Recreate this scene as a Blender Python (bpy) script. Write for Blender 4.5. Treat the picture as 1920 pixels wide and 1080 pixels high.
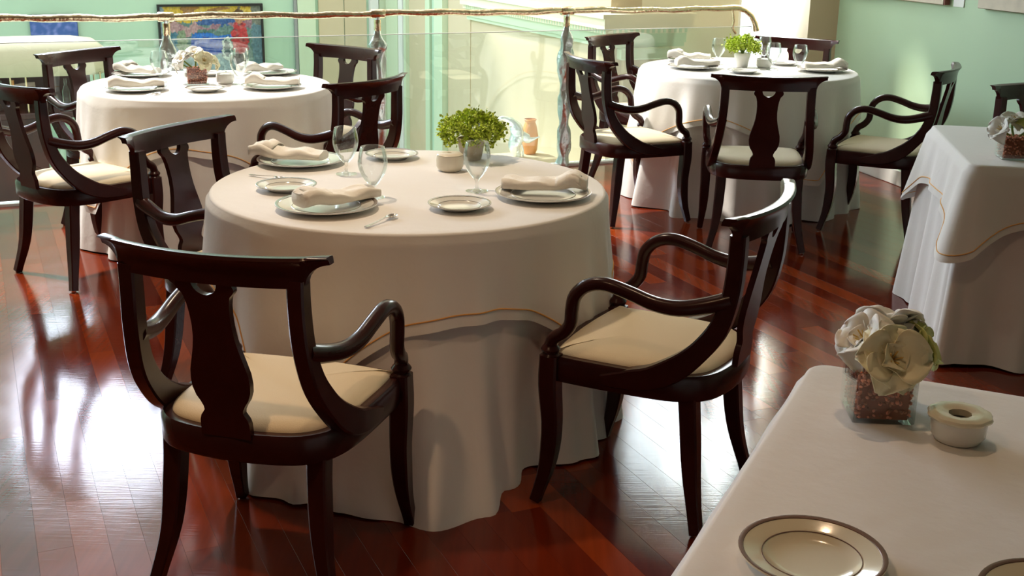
import bpy, bmesh, math, random
from mathutils import Vector, Matrix
random.seed(7)
scene = bpy.context.scene
for o in list(bpy.data.objects): bpy.data.objects.remove(o)
COL = scene.collection
PI = math.pi
R = math.radians

# ---------------------------------------------------------------- camera
PITCH, ROLL, CAMH, FPX = 0.2983, 0.01699, 1.5842, 2225.65
cam_d = bpy.data.cameras.new('camera'); cam = bpy.data.objects.new('camera', cam_d); COL.objects.link(cam)
fw = Vector((0, math.cos(PITCH), -math.sin(PITCH))); up0 = Vector((0, math.sin(PITCH), math.cos(PITCH))); rt0 = Vector((1, 0, 0))
rt = rt0*math.cos(ROLL) + up0*math.sin(ROLL); up = -rt0*math.sin(ROLL) + up0*math.cos(ROLL)
cam.matrix_world = Matrix(((rt.x, up.x, -fw.x, 0), (rt.y, up.y, -fw.y, 0), (rt.z, up.z, -fw.z, CAMH), (0, 0, 0, 1)))
cam_d.sensor_fit = 'HORIZONTAL'; cam_d.sensor_width = 36; cam_d.lens = FPX/1920*36; cam_d.clip_start = .05
scene.camera = cam

# ---------------------------------------------------------------- world, sun, exposure
w = bpy.data.worlds.new('world'); scene.world = w; w.use_nodes = True
bg = w.node_tree.nodes['Background']; bg.inputs[0].default_value = (.90, .92, 1.0, 1); bg.inputs[1].default_value = 1.8
sun_d = bpy.data.lights.new('sun', 'SUN'); sun_d.energy = 4.2; sun_d.color = (1, .93, .82); sun_d.angle = R(3)
sun = bpy.data.objects.new('sun', sun_d); COL.objects.link(sun)
EX = Vector((.9115, .4113, 0)); NX = Vector((-.4113, .9115, 0)); OR = Vector((-2.861, 6.569, 0))   # along the balustrade / out over the atrium
_az, _el = R(38), R(52)
sd = (-NX*math.cos(_az) + EX*math.sin(_az))*math.cos(_el) + Vector((0, 0, -math.sin(_el)))
sun.rotation_euler = sd.to_track_quat('-Z', 'Y').to_euler(); sun.location = (-4, 12, 9)
def window_light(e0, e1, z0, z1, n, watts, col):   # daylight entering by a window opening
    d = bpy.data.lights.new('window_daylight', 'AREA'); d.shape = 'RECTANGLE'; d.size = e1-e0; d.size_y = z1-z0; d.energy = watts; d.color = col
    o = bpy.data.objects.new('window_daylight', d); COL.objects.link(o); o.location = OR+EX*(e0+e1)/2+NX*n+Vector((0, 0, (z0+z1)/2))
    o.rotation_euler = (-NX).to_track_quat('-Z', 'Z').to_euler()
for _e in ((-4.25, -2.55), (-2.15, -.45), (-.05, 1.55)): window_light(*_e, 2.72, 4.25, 5.53, 150, (.75, .83, 1.0))
window_light(4.34, 5.08, 1.80, 2.75,  .45, 16, (.86, .94, 1.0))
window_light(5.15, 5.82, .40, 3.07, .45, 60, (.95, .97, 1.0))
vs = scene.view_settings; vs.view_transform = 'Standard'; vs.look = 'None'; vs.exposure = 0.45; vs.gamma = 1.0; vs.use_curve_mapping = False

def EN(e, n, z=0): return OR + EX*e + NX*n + Vector((0, 0, z))
ENROT = math.atan2(EX.y, EX.x)

# ---------------------------------------------------------------- materials
M = {}
def mat(name, col, rough=.5, metal=0, bump=0, bscale=60, var=0, vscale=4, coat=0, spec=.5, trans=0, sheen=0, rnd=0, sss=0, ior=1.45):
    m = bpy.data.materials.new(name); m.use_nodes = True; nt = m.node_tree; b = nt.nodes['Principled BSDF']
    b.inputs['Base Color'].default_value = (*col, 1); b.inputs['Roughness'].default_value = rough; b.inputs['Metallic'].default_value = metal
    b.inputs['Coat Weight'].default_value = coat; b.inputs['Coat Roughness'].default_value = .08; b.inputs['Specular IOR Level'].default_value = spec
    b.inputs['Transmission Weight'].default_value = trans; b.inputs['Sheen Weight'].default_value = sheen; b.inputs['IOR'].default_value = ior
    if sss: b.inputs['Subsurface Weight'].default_value = sss; b.inputs['Subsurface Radius'].default_value = (.01, .008, .005)
    tc = nt.nodes.new('ShaderNodeTexCoord')
    if var or rnd:
        mx = nt.nodes.new('ShaderNodeMixRGB'); mx.blend_type = 'MULTIPLY'; mx.inputs[0].default_value = 1
        mx.inputs[1].default_value = (*col, 1)
        rp = nt.nodes.new('ShaderNodeMapRange')
        if rnd:
            g = nt.nodes.new('ShaderNodeNewGeometry'); nt.links.new(g.outputs['Random Per Island'], rp.inputs[0]); k = rnd
        else:
            nz = nt.nodes.new('ShaderNodeTexNoise'); nz.inputs['Scale'].default_value = vscale; nz.inputs['Detail'].default_value = 4
            nt.links.new(tc.outputs['Object'], nz.inputs['Vector']); nt.links.new(nz.outputs[0], rp.inputs[0]); k = var
        rp.inputs[3].default_value = 1-k; rp.inputs[4].default_value = 1+k
        cb = nt.nodes.new('ShaderNodeCombineColor')
        for i in range(3): nt.links.new(rp.outputs[0], cb.inputs[i])
        nt.links.new(cb.outputs[0], mx.inputs[2]); nt.links.new(mx.outputs[0], b.inputs['Base Color'])
    if bump:
        nb = nt.nodes.new('ShaderNodeTexNoise'); nb.inputs['Scale'].default_value = bscale; nb.inputs['Detail'].default_value = 5
        bp = nt.nodes.new('ShaderNodeBump'); bp.inputs['Strength'].default_value = bump; bp.inputs['Distance'].default_value = .01
        nt.links.new(tc.outputs['Object'], nb.inputs['Vector']); nt.links.new(nb.outputs[0], bp.inputs['Height']); nt.links.new(bp.outputs[0], b.inputs['Normal'])
    M[name] = m; return m
mat('mahogany', (.036, .0075, .0065), .25, var=.45, vscale=9, spec=.34, coat=.06)
mat('fabric', (.80, .68, .48), .85, bump=.15, bscale=400, sheen=.2)
mat('linen', (.80, .765, .735), .9, bump=.25, bscale=14, sheen=.15)
mat('linen_top', (.83, .795, .76), .9, bump=.18, bscale=18, sheen=.15)
mat('stitch', (.80, .42, .12), .7)
mat('napkin', (.88, .83, .75), .9, bump=.25, bscale=60)
mat('porcelain', (.80, .79, .74), .12, spec=.6, coat=.4)
mat('cream_china', (.78, .73, .58), .15, spec=.6, coat=.4)
mat('ivory_china', (.82, .76, .63), .3)
mat('platinum', (.42, .36, .33), .25, metal=.85)
mat('taupe_band', (.22, .13, .10), .25, metal=.35)
mat('cutlery', (.75, .70, .66), .18, metal=1)
mat('silver', (.82, .90, .92), .30, metal=1, bump=.9, bscale=22)
mat('bronze', (.80, .64, .44), .2, metal=1, bump=.7, bscale=30)
mat('pebble', (.64, .25, .16), .5, rnd=.6)
mat('pebble_core', (.30, .09, .05), .8)
mat('petal', (.86, .82, .58), .55, sss=.15, var=.12, vscale=20)
mat('petal_white', (.90, .89, .83), .5, sss=.15)
mat('petal_green', (.62, .66, .26), .5, sss=.15)
mat('stamen', (.62, .42, .12), .6)
mat('leaf', (.50, .62, .07), .55, rnd=.55)
mat('stem', (.16, .22, .05), .7)
mat('terracotta', (.55, .45, .33), .8)
mat('soil', (.05, .035, .02), .9)
mat('wall_green', (.46, .62, .42), .6, var=.04, vscale=1.5)
mat('wall_mint', (.46, .66, .48), .6, var=.05, vscale=1.2)
mat('wall_cream', (.64, .54, .36), .7, var=.05, vscale=1.5)
mat('trim_mint', (.62, .74, .53), .5)
mat('trim_white', (.82, .83, .80), .45)
mat('beige', (.64, .54, .36), .7)
mat('plaster', (.86, .81, .62), .7)
mat('ceiling', (.50, .44, .37), .9)
mat('wall_ochre', (.30, .18, .10), .8)
mat('slab', (.55, .53, .48), .8)
mat('joint', (.010, .004, .003), .7)
mat('lower_floor', (.60, .70, .64), .3)
mat('frame_black', (.012, .012, .012), .4)
mat('canvas_beige', (.62, .55, .44), .8, var=.3, vscale=9)
mat('canvas_edge', (.23, .07, .05), .6)
mat('canopy', (.62, .56, .38), .75)
mat('dark_wood', (.05, .018, .014), .35)
mat('brass', (.65, .55, .35), .25, metal=1)
mat('green_cloth', (.50, .68, .50), .9)
mat('amber', (.75, .32, .08), .3, coat=.5)
mat('lamp_trim', (.7, .7, .7), .4)
mat('grille', (.30, .31, .30), .5)

def glass(name, tint, base, edge, rough=0.0):
    m = bpy.data.materials.new(name); m.use_nodes = True; nt = m.node_tree; nt.nodes.clear()
    out = nt.nodes.new('ShaderNodeOutputMaterial'); mx = nt.nodes.new('ShaderNodeMixShader')
    tr = nt.nodes.new('ShaderNodeBsdfTransparent'); tr.inputs[0].default_value = (*tint, 1)
    gl = nt.nodes.new('ShaderNodeBsdfGlossy'); gl.inputs['Roughness'].default_value = rough; gl.inputs[0].default_value = (.95, 1, .98, 1)
    fr = nt.nodes.new('ShaderNodeLayerWeight'); fr.inputs[0].default_value = base
    mr = nt.nodes.new('ShaderNodeMapRange'); mr.inputs[3].default_value = .03; mr.inputs[4].default_value = edge
    nt.links.new(fr.outputs['Fresnel'], mr.inputs[0]); nt.links.new(mr.outputs[0], mx.inputs[0])
    nt.links.new(tr.outputs[0], mx.inputs[1]); nt.links.new(gl.outputs[0], mx.inputs[2]); nt.links.new(mx.outputs[0], out.inputs[0])
    M[name] = m
glass('pane', (.95, .976, .962), .35, .75)
glass('crystal', (.975, .98, .98), .25, .55)
glass('vase_glass', (.97, .985, .98), .2, .6)

def emis(name, col, st):
    m = bpy.data.materials.new(name); m.use_nodes = True; b = m.node_tree.nodes['Principled BSDF']
    b.inputs['Emission Color'].default_value = (*col, 1); b.inputs['Emission Strength'].default_value = st; M[name] = m
emis('lamp_glow', (1, .72, .42), 6)

def floor_mat():
    m = bpy.data.materials.new('parquet'); m.use_nodes = True; nt = m.node_tree; b = nt.nodes['Principled BSDF']
    N = nt.nodes.new; L = nt.links.new
    oi = N('ShaderNodeObjectInfo'); g = N('ShaderNodeNewGeometry')
    ad = N('ShaderNodeMath'); ad.operation = 'ADD'; L(oi.outputs['Random'], ad.inputs[0]); L(g.outputs['Random Per Island'], ad.inputs[1])
    fr = N('ShaderNodeMath'); fr.operation = 'FRACT'; L(ad.outputs[0], fr.inputs[0])
    cr = N('ShaderNodeValToRGB'); cr.color_ramp.elements[0].color = (.10, .010, .004, 1); cr.color_ramp.elements[1].color = (.27, .042, .008, 1)
    e = cr.color_ramp.elements.new(.5); e.color = (.165, .021, .005, 1); L(fr.outputs[0], cr.inputs[0])
    mp = N('ShaderNodeMapping'); mp.inputs['Rotation'].default_value = (0, 0, -ENROT); mp.inputs['Scale'].default_value = (34, 2.2, 1)
    L(g.outputs['Position'], mp.inputs[0]); nz = N('ShaderNodeTexNoise'); nz.inputs['Scale'].default_value = 1.4; nz.inputs['Detail'].default_value = 5
    L(mp.outputs[0], nz.inputs['Vector'])
    mr = N('ShaderNodeMapRange'); mr.inputs[3].default_value = .72; mr.inputs[4].default_value = 1.28; L(nz.outputs[0], mr.inputs[0])
    mx = N('ShaderNodeVectorMath'); mx.operation = 'SCALE'; L(cr.outputs[0], mx.inputs[0]); L(mr.outputs[0], mx.inputs['Scale']); L(mx.outputs[0], b.inputs['Base Color'])
    n2 = N('ShaderNodeTexNoise'); n2.inputs['Scale'].default_value = 5; n2.inputs['Detail'].default_value = 6; L(g.outputs['Position'], n2.inputs['Vector'])
    r2 = N('ShaderNodeMapRange'); r2.inputs[3].default_value = .07; r2.inputs[4].default_value = .17; L(n2.outputs[0], r2.inputs[0]); L(r2.outputs[0], b.inputs['Roughness'])
    # fine wear scratches
    wv = N('ShaderNodeTexNoise'); wv.inputs['Scale'].default_value = 1.0; wv.inputs['Detail'].default_value = 3
    mp2 = N('ShaderNodeMapping'); mp2.inputs['Rotation'].default_value = (0, 0, .5); mp2.inputs['Scale'].default_value = (6, 160, 1); L(g.outputs['Position'], mp2.inputs[0]); L(mp2.outputs[0], wv.inputs['Vector'])
    bp = N('ShaderNodeBump'); bp.inputs['Strength'].default_value = .05; bp.inputs['Distance'].default_value = .004; L(wv.outputs[0], bp.inputs['Height']); L(bp.outputs[0], b.inputs['Normal'])
    b.inputs['Specular IOR Level'].default_value = .40
    M['parquet'] = m
floor_mat()

def vcol_mat(name, rough=.6):
    m = bpy.data.materials.new(name); m.use_nodes = True; nt = m.node_tree; b = nt.nodes['Principled BSDF']
    a = nt.nodes.new('ShaderNodeAttribute'); a.attribute_name = 'paint'; nt.links.new(a.outputs['Color'], b.inputs['Base Color']); b.inputs['Roughness'].default_value = rough
    M[name] = m
vcol_mat('painting')

# ---------------------------------------------------------------- helpers
class MB:
    def __init__(s): s.v = []; s.f = []
    def add(s, vs, fs):
        o = len(s.v); s.v += [tuple(v) for v in vs]; s.f += [tuple(i+o for i in f) for f in fs]; return s
    def box(s, x0, x1, y0, y1, z0, z1):
        return s.add([(x0,y0,z0),(x1,y0,z0),(x1,y1,z0),(x0,y1,z0),(x0,y0,z1),(x1,y0,z1),(x1,y1,z1),(x0,y1,z1)],
            [(0,3,2,1),(4,5,6,7),(0,1,5,4),(1,2,6,5),(2,3,7,6),(3,0,4,7)])
    def cbox(s, x0, x1, y0, y1, z0, z1, c):   # box with chamfered vertical-profile top and bottom
        vs = []
        for z, i in ((z0, c), (z0+c, 0), (z1-c, 0), (z1, c)):
            vs += [(x0+i,y0+i,z),(x1-i,y0+i,z),(x1-i,y1-i,z),(x0+i,y1-i,z)]
        fs = [(3,2,1,0),(12,13,14,15)]
        for k in range(3):
            for j in range(4): a = k*4+j; b = k*4+(j+1) % 4; fs.append((a, b, b+4, a+4))
        return s.add(vs, fs)
    def lathe(s, prof, seg=32, cx=0, cy=0, close=True, wob=None):
        vs = []; fs = []
        for (r, z) in prof:
            for k in range(seg):
                a = 2*PI*k/seg; rr = r*(wob(a, z) if wob else 1); vs.append((cx+rr*math.cos(a), cy+rr*math.sin(a), z))
        for i in range(len(prof)-1):
            for k in range(seg):
                k2 = (k+1) % seg; fs.append((i*seg+k, i*seg+k2, (i+1)*seg+k2, (i+1)*seg+k))
        if close:
            fs.append(tuple(range(seg-1, -1, -1))); fs.append(tuple((len(prof)-1)*seg+k for k in range(seg)))
        return s.add(vs, fs)
    def sweep(s, path, sec, ref=(1,0,0), caps=True, closed=False):
        """path: points; sec: fn(i)-> list of (a,b) in frame (ref-ish axis, perpendicular axis)"""
        n = len(path); P = [Vector(p) for p in path]; ref = Vector(ref); vs = []; fs = []
        for i in range(n):
            if closed: t = P[(i+1) % n]-P[i-1]
            else: t = P[min(i+1, n-1)]-P[max(i-1, 0)]
            t.normalize(); a = (ref - t*ref.dot(t)).normalized(); b = t.cross(a)
            for (u, v) in sec(i): vs.append(P[i]+a*u+b*v)
        m = len(sec(0))
        for i in range(n if closed else n-1):
            i2 = (i+1) % n
            for k in range(m): k2 = (k+1) % m; fs.append((i*m+k, i*m+k2, i2*m+k2, i2*m+k))
        if caps and not closed: fs.append(tuple(range(m-1, -1, -1))); fs.append(tuple((n-1)*m+k for k in range(m)))
        return s.add(vs, fs)
    def grid(s, nu, nv, fn, cu=False):
        vs = [fn(i, j) for i in range(nu) for j in range(nv)]; fs = []
        for i in range(nu if cu else nu-1):
            for j in range(nv-1):
                i2 = (i+1) % nu; fs.append((i*nv+j, i2*nv+j, i2*nv+j+1, i*nv+j+1))
        return s.add(vs, fs)
    def mesh(s, name, material, smooth=True, ang=42):
        me = bpy.data.meshes.new(name); me.from_pydata(s.v, [], s.f)
        bm = bmesh.new(); bm.from_mesh(me); bmesh.ops.recalc_face_normals(bm, faces=bm.faces); bm.to_mesh(me); bm.free()
        if material: me.materials.append(M[material])
        if smooth:
            me.polygons.foreach_set('use_smooth', [True]*len(me.polygons)); me.set_sharp_from_angle(angle=R(ang))
        me.update(); return me
    def obj(s, name, material, parent=None, smooth=True, ang=42):
        return link(name, s.mesh(name, material, smooth, ang), parent)
def link(name, me, parent=None):
    o = bpy.data.objects.new(name, me); COL.objects.link(o); o.parent = parent; return o
def tag(o, label=None, cat=None, group=None, kind=None):
    for k, v in (('label', label), ('category', cat), ('group', group), ('kind', kind)):
        if v: o[k] = v
    return o
def empty(name, loc=(0,0,0), rz=0, **kw):
    o = bpy.data.objects.new(name, None); COL.objects.link(o); o.location = loc; o.rotation_euler = (0, 0, rz); o.empty_display_size = .1
    return tag(o, **kw)
def copy_tree(o, parent=None):
    c = o.copy(); COL.objects.link(c); c.parent = parent
    for ch in list(o.children): copy_tree(ch, c)
    return c
def interp(tab, x):
    if x <= tab[0][0]: return tab[0][1]
    for (a, p), (b, q) in zip(tab, tab[1:]):
        if x <= b: t = (x-a)/(b-a); t = t*t*(3-2*t); return p+(q-p)*t
    return tab[-1][1]
def spline(pts, n):   # Catmull-Rom through tuples
    P = [Vector(p) for p in pts]; out = []
    P = [P[0]*2-P[1]] + P + [P[-1]*2-P[-2]]
    segs = len(P)-3
    for k in range(n):
        t = k/(n-1)*segs; i = min(int(t), segs-1); t -= i; a, b, c, d = P[i:i+4]
        out.append(.5*((2*b)+(c-a)*t+(2*a-5*b+4*c-d)*t*t+(3*b-a-3*c+d)*t**3))
    return out
def rrect(w, d, c=.25):   # chamfered rectangle section
    w /= 2; d /= 2; k = min(w, d)*c
    return [(w,d-k),(w-k,d),(-w+k,d),(-w,d-k),(-w,-d+k),(-w+k,-d),(w-k,-d),(w,-d+k)]
def circ(r, n=10, sx=1): return [(r*sx*math.cos(2*PI*k/n), r*math.sin(2*PI*k/n)) for k in range(n)]

# ---------------------------------------------------------------- room shell
def structure(o): o['kind'] = 'structure'; return o
def en_box(name, e0, e1, n0, n1, z0, z1, material, parent=None, c=0):
    b = MB(); (b.cbox(e0, e1, n0, n1, z0, z1, c) if c else b.box(e0, e1, n0, n1, z0, z1)); o = b.obj(name, material, parent, smooth=False)
    if parent is None: o.location = OR; o.rotation_euler = (0, 0, ENROT)
    return o
# right wall: through (2.529,7.405), direction (.2537,-.9673), from its end by the tall window toward the camera side
WA = Vector((2.245, 8.49, 0)); WD = Vector((.2537, -.9673, 0)); WN = Vector((.9673, .2537, 0))   # WN points out of the room
def wall_side(px, py): return (Vector((px, py, 0))-WA).dot(WN)
FLOOR_N0 = -9.6; E_L = -3.6; E_R = 9.0

fl = structure(en_box('floor', E_L, E_R, FLOOR_N0, 0, -.24, -.004, 'joint'))
# planks run out toward the atrium; the biggest 300 in view are parts, the rest one joined part
def project(p):
    d = Vector(p)-cam.matrix_world.translation; z = d.dot(fw)
    return (960+FPX*d.dot(rt)/z, 540-FPX*d.dot(up)/z, z) if z > .1 else (-9e3, -9e3, .1)
PW, planks = .088, []
e = E_L
while e < E_R-.01:
    n = FLOOR_N0; first = True
    while n < -.03:
        l = random.uniform(.35, 1.2) if first else random.choice((.8, 1.0, 1.2)); first = False
        n1 = min(n+l, -.012); c = EN(e+PW/2, (n+n1)/2)
        if wall_side(c.x, c.y) < .06: planks.append((e, min(e+PW, E_R), n, n1))
        n = n1 if n1 < -.02 else 0
    e += PW
def vis(pl):
    best = 0
    for t in (0, .33, .66, 1):
        u, v, z = project(EN((pl[0]+pl[1])/2, pl[2]+(pl[3]-pl[2])*t))
        if -20 < u < 1940 and -20 < v < 1100: best = max(best, (pl[3]-pl[2])/z**2)
    return best
planks.sort(key=vis, reverse=True)
pm = {}
rest = MB()
for i, (e0, e1, n0, n1) in enumerate(planks):
    dz = random.uniform(-.00008, .00008); L_ = round(n1-n0, 3); W_ = round(e1-e0, 4)
    if i < 300:
        if (L_, W_) not in pm: pm[(L_, W_)] = MB().cbox(-W_/2+.00015, W_/2-.00015, -L_/2+.00015, L_/2-.00015, -.012, 0, .0002).mesh('plank', 'parquet', smooth=False)
        o = link('plank', pm[(L_, W_)], fl); o.location = ((e0+e1)/2, (n0+n1)/2, dz)
    else:
        rest.cbox(e0+.00015, e1-.00015, n0+.00015, n1-.00015, -.012, dz, .0002)
o = rest.obj('remaining_planks', 'parquet', fl, smooth=False); o['kind'] = 'stuff'
edge = structure(en_box('trim_1', E_L, 5.9, -.012, .06, -.24, .016, 'trim_white', c=.003))

ROOM_H = 3.3
# setting walls of the dining room (behind and beside the camera)
def plane_wall(name, a, b, z0, z1, th, material):
    a = Vector(a); b = Vector(b); d = (b-a); L = d.length; o = MB().box(0, L, 0, th, z0, z1).obj(name, material, None, smooth=False)
    o.location = a; o.rotation_euler = (0, 0, math.atan2(d.y, d.x)); return structure(o)
wr_end = WA+WD*11.5
plane_wall('wall_right', WA, wr_end, -.24, ROOM_H, .2, 'wall_green')    # thickness grows outwards (+WN)
bb = MB().cbox(0, 11.5, -.016, .0, 0, .1, .004).obj('baseboard_right', 'trim_white', None, smooth=False)
bb.location = WA; bb.rotation_euler = (0, 0, math.atan2(WD.y, WD.x)); structure(bb)
structure(en_box('wall_left', E_L-.2, E_L, FLOOR_N0, 0, -.24, ROOM_H, 'wall_ochre'))
structure(en_box('wall_rear', E_L-.2, E_R, FLOOR_N0-.2, FLOOR_N0, -.24, ROOM_H, 'wall_ochre'))
structure(en_box('ceiling', E_L-.2, E_R, FLOOR_N0-.2, .1, ROOM_H, ROOM_H+.25, 'ceiling'))

# atrium beyond the balustrade
LOW = -1.0; TOP = 5.4; ES = 4.05; NW = .4; NF = 5.5
structure(en_box('lower_floor', -5, ES, 0.06, NF, LOW-.1, LOW, 'lower_floor'))
structure(en_box('slab_face', E_L, 5.9, .03, .055, LOW, -.24, 'slab'))
def holed_wall(name, along, a0, a1, off, th, z0, z1, holes, material):
    """wall in E/N frame with rectangular holes; along 'e' or 'n'; holes: (a0,a1,z0,z1)"""
    xs = sorted({a0, a1, *[h[0] for h in holes], *[h[1] for h in holes]}); zs = sorted({z0, z1, *[h[2] for h in holes], *[h[3] for h in holes]})
    b = MB()
    for xa, xb in zip(xs, xs[1:]):
        run = None
        for za, zb in zip(zs, zs[1:]):
            xm, zm = (xa+xb)/2, (za+zb)/2
            if any(h[0] < xm < h[1] and h[2] < zm < h[3] for h in holes): continue
            b.box(xa, xb, off, off+th, za, zb) if along == 'e' else b.box(off, off+th, xa, xb, za, zb)
    o = b.obj(name, material, None, smooth=False); o.location = OR; o.rotation_euler = (0, 0, ENROT)
    return structure(o)
wins_far = [(-4.3, -2.5, 2.68, 4.3), (-2.2, -.4, 2.68, 4.3), (-.1, 1.6, 2.68, 4.3)]
holed_wall('wall_back', 'e', -5.2, ES, NF, .25, LOW, TOP, wins_far, 'wall_mint')
holed_wall('wall_atrium_side', 'n', NW, NF+.25, ES, .25, LOW, 4.5, [], 'wall_cream')
holed_wall('wall_atrium_left', 'n', 0, NF+.25, -5.2, .2, LOW, TOP, [], 'wall_mint')
wins_end = [(4.32, 5.10, 1.75, 2.8), (5.13, 5.84, .35, 3.1)]
holed_wall('wall_window', 'e', ES+.25, 6.3, NW, .09, LOW, ROOM_H+.25, wins_end, 'plaster')
# header joining ceiling and window wall, beige return beside the tall window
hd = structure(en_box('trim_2', ES+.02, 6.3, .1, NW, ROOM_H, ROOM_H+.25, 'ceiling'))
pe = EN(5.84, NW)
ret = plane_wall('wall_return', (pe.x, pe.y, 0), (WA.x, WA.y, 0), -.24, ROOM_H, -.2, 'beige')
ret.rotation_euler = (0, 0, math.atan2(WA.y-pe.y, WA.x-pe.x))
# windows: frames and panes
def window(idx, e0, e1, z0, z1, n, mull=(1, 2)):
    w_ = structure(empty('window_%d' % idx, OR, ENROT))
    fr = MB(); t = .035
    fr.box(e0, e0+t, n, n+.06, z0, z1); fr.box(e1-t, e1, n, n+.06, z0, z1); fr.box(e0, e1, n, n+.06, z0, z0+t); fr.box(e0, e1, n, n+.06, z1-t, z1)
    for k in range(1, mull[0]+1): x = e0+(e1-e0)*k/(mull[0]+1); fr.box(x-.015, x+.015, n+.005, n+.055, z0, z1)
    for k in range(1, mull[1]+1): z = z0+(z1-z0)*k/(mull[1]+1); fr.box(e0, e1, n+.005, n+.055, z-.015, z+.015)
    fr.obj('window_frame', 'trim_white', w_, smooth=False)
    for i in range(mull[0]+1):
        for j in range(mull[1]+1):
            xa = e0+(e1-e0)*i/(mull[0]+1); xb = e0+(e1-e0)*(i+1)/(mull[0]+1); za = z0+(z1-z0)*j/(mull[1]+1); zb = z0+(z1-z0)*(j+1)/(mull[1]+1)
            MB().box(xa, xb, n+.027, n+.033, za, zb).obj('pane', 'pane', w_, smooth=False)
k = 1
for h in wins_far: window(k, *h[:2], *h[2:], NF+.1); k += 1
window(k, *wins_end[0], NW+.02, (1, 1)); k += 1
window(k, *wins_end[1], NW+.02, (0, 2)); k += 1
# glazed roof beams over the atrium
for i in range(5): structure(en_box('roof_beam', -5+i*2.2, -4.9+i*2.2, .1, NF, TOP-.18, TOP, 'trim_white'))
# far wall pilasters, cream panel, side-wall pilasters and cornice
structure(en_box('trim_3', 3.03, 3.06, NF-.05, NF-.01, LOW, TOP, 'grille'))
structure(en_box('trim_4', 3.065, 3.255, NF-.06, NF, LOW, TOP, 'trim_mint', c=.004))
structure(en_box('trim_5', 3.30, 3.575, NF-.02, NF, LOW, TOP, 'wall_cream', c=.004))
structure(en_box('trim_6', 3.585, 3.83, NF-.02, NF, LOW, TOP, 'wall_cream', c=.004))
structure(en_box('trim_7', 3.86, 3.95, NF-.07, NF, LOW, TOP, 'trim_white', c=.004))
structure(en_box('trim_8', 3.96, ES, NF-.06, NF, LOW, TOP, 'trim_mint', c=.004))
def side_trim(i, n0, n1, prot, material, z0=LOW, z1=TOP): return structure(en_box('trim_%d' % i, ES-prot, ES, n0, n1, z0, z1, material, c=.004))
side_trim(9, 4.98, 5.36, .04, 'trim_mint'); side_trim(10, 4.80, 4.93, .05, 'trim_white'); side_trim(11, 4.72, 4.79, .04, 'trim_mint')
side_trim(12, 3.98, 4.10, .05, 'trim_mint'); side_trim(13, 3.84, 3.96, .03, 'wall_mint'); side_trim(14, 3.60, 3.83, .06, 'trim_mint')
side_trim(15, 3.02, 3.58, .006, 'beige', LOW, 1.05)
# cornice: stepped profile that returns around the pier corner
cor = structure(empty('trim_16', OR, ENROT))
NC = 3.05; EC = 4.64
for z0, z1, pr in ((.745, .775, .03), (.775, .845, .045), (.845, .88, .07), (.88, .955, .10), (.955, .985, .125)):
    b = MB(); b.box(ES-pr, ES, NW-pr, NC, z0, z1); b.box(ES-.001, EC+pr*.4, NW-pr, NW, z0, z1)
    b.obj('moulding', 'trim_mint' if z0 < .80 else 'plaster', cor, smooth=False)
dm = MB().box(-.011, .011, -.014, .014, 0, .028).mesh('dentil', 'trim_mint', smooth=False)
n = NW-.05
while n < NC-.05: o = link('dentil', dm, cor); o.location = (ES-.058, n, .848); n += .045; o.rotation_euler = (0, 0, PI/2)
e = ES
while e < EC: o = link('dentil', dm, cor); o.location = (e, NW-.058, .848); e += .045
structure(en_box('trim_17', ES+.10, 4.48, NW-.04, NW, LOW, .745, 'wall_cream', c=.006))
structure(en_box('trim_18', ES+.06, 4.52, NW-.07, NW, .66, .745, 'trim_mint', c=.01))

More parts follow.
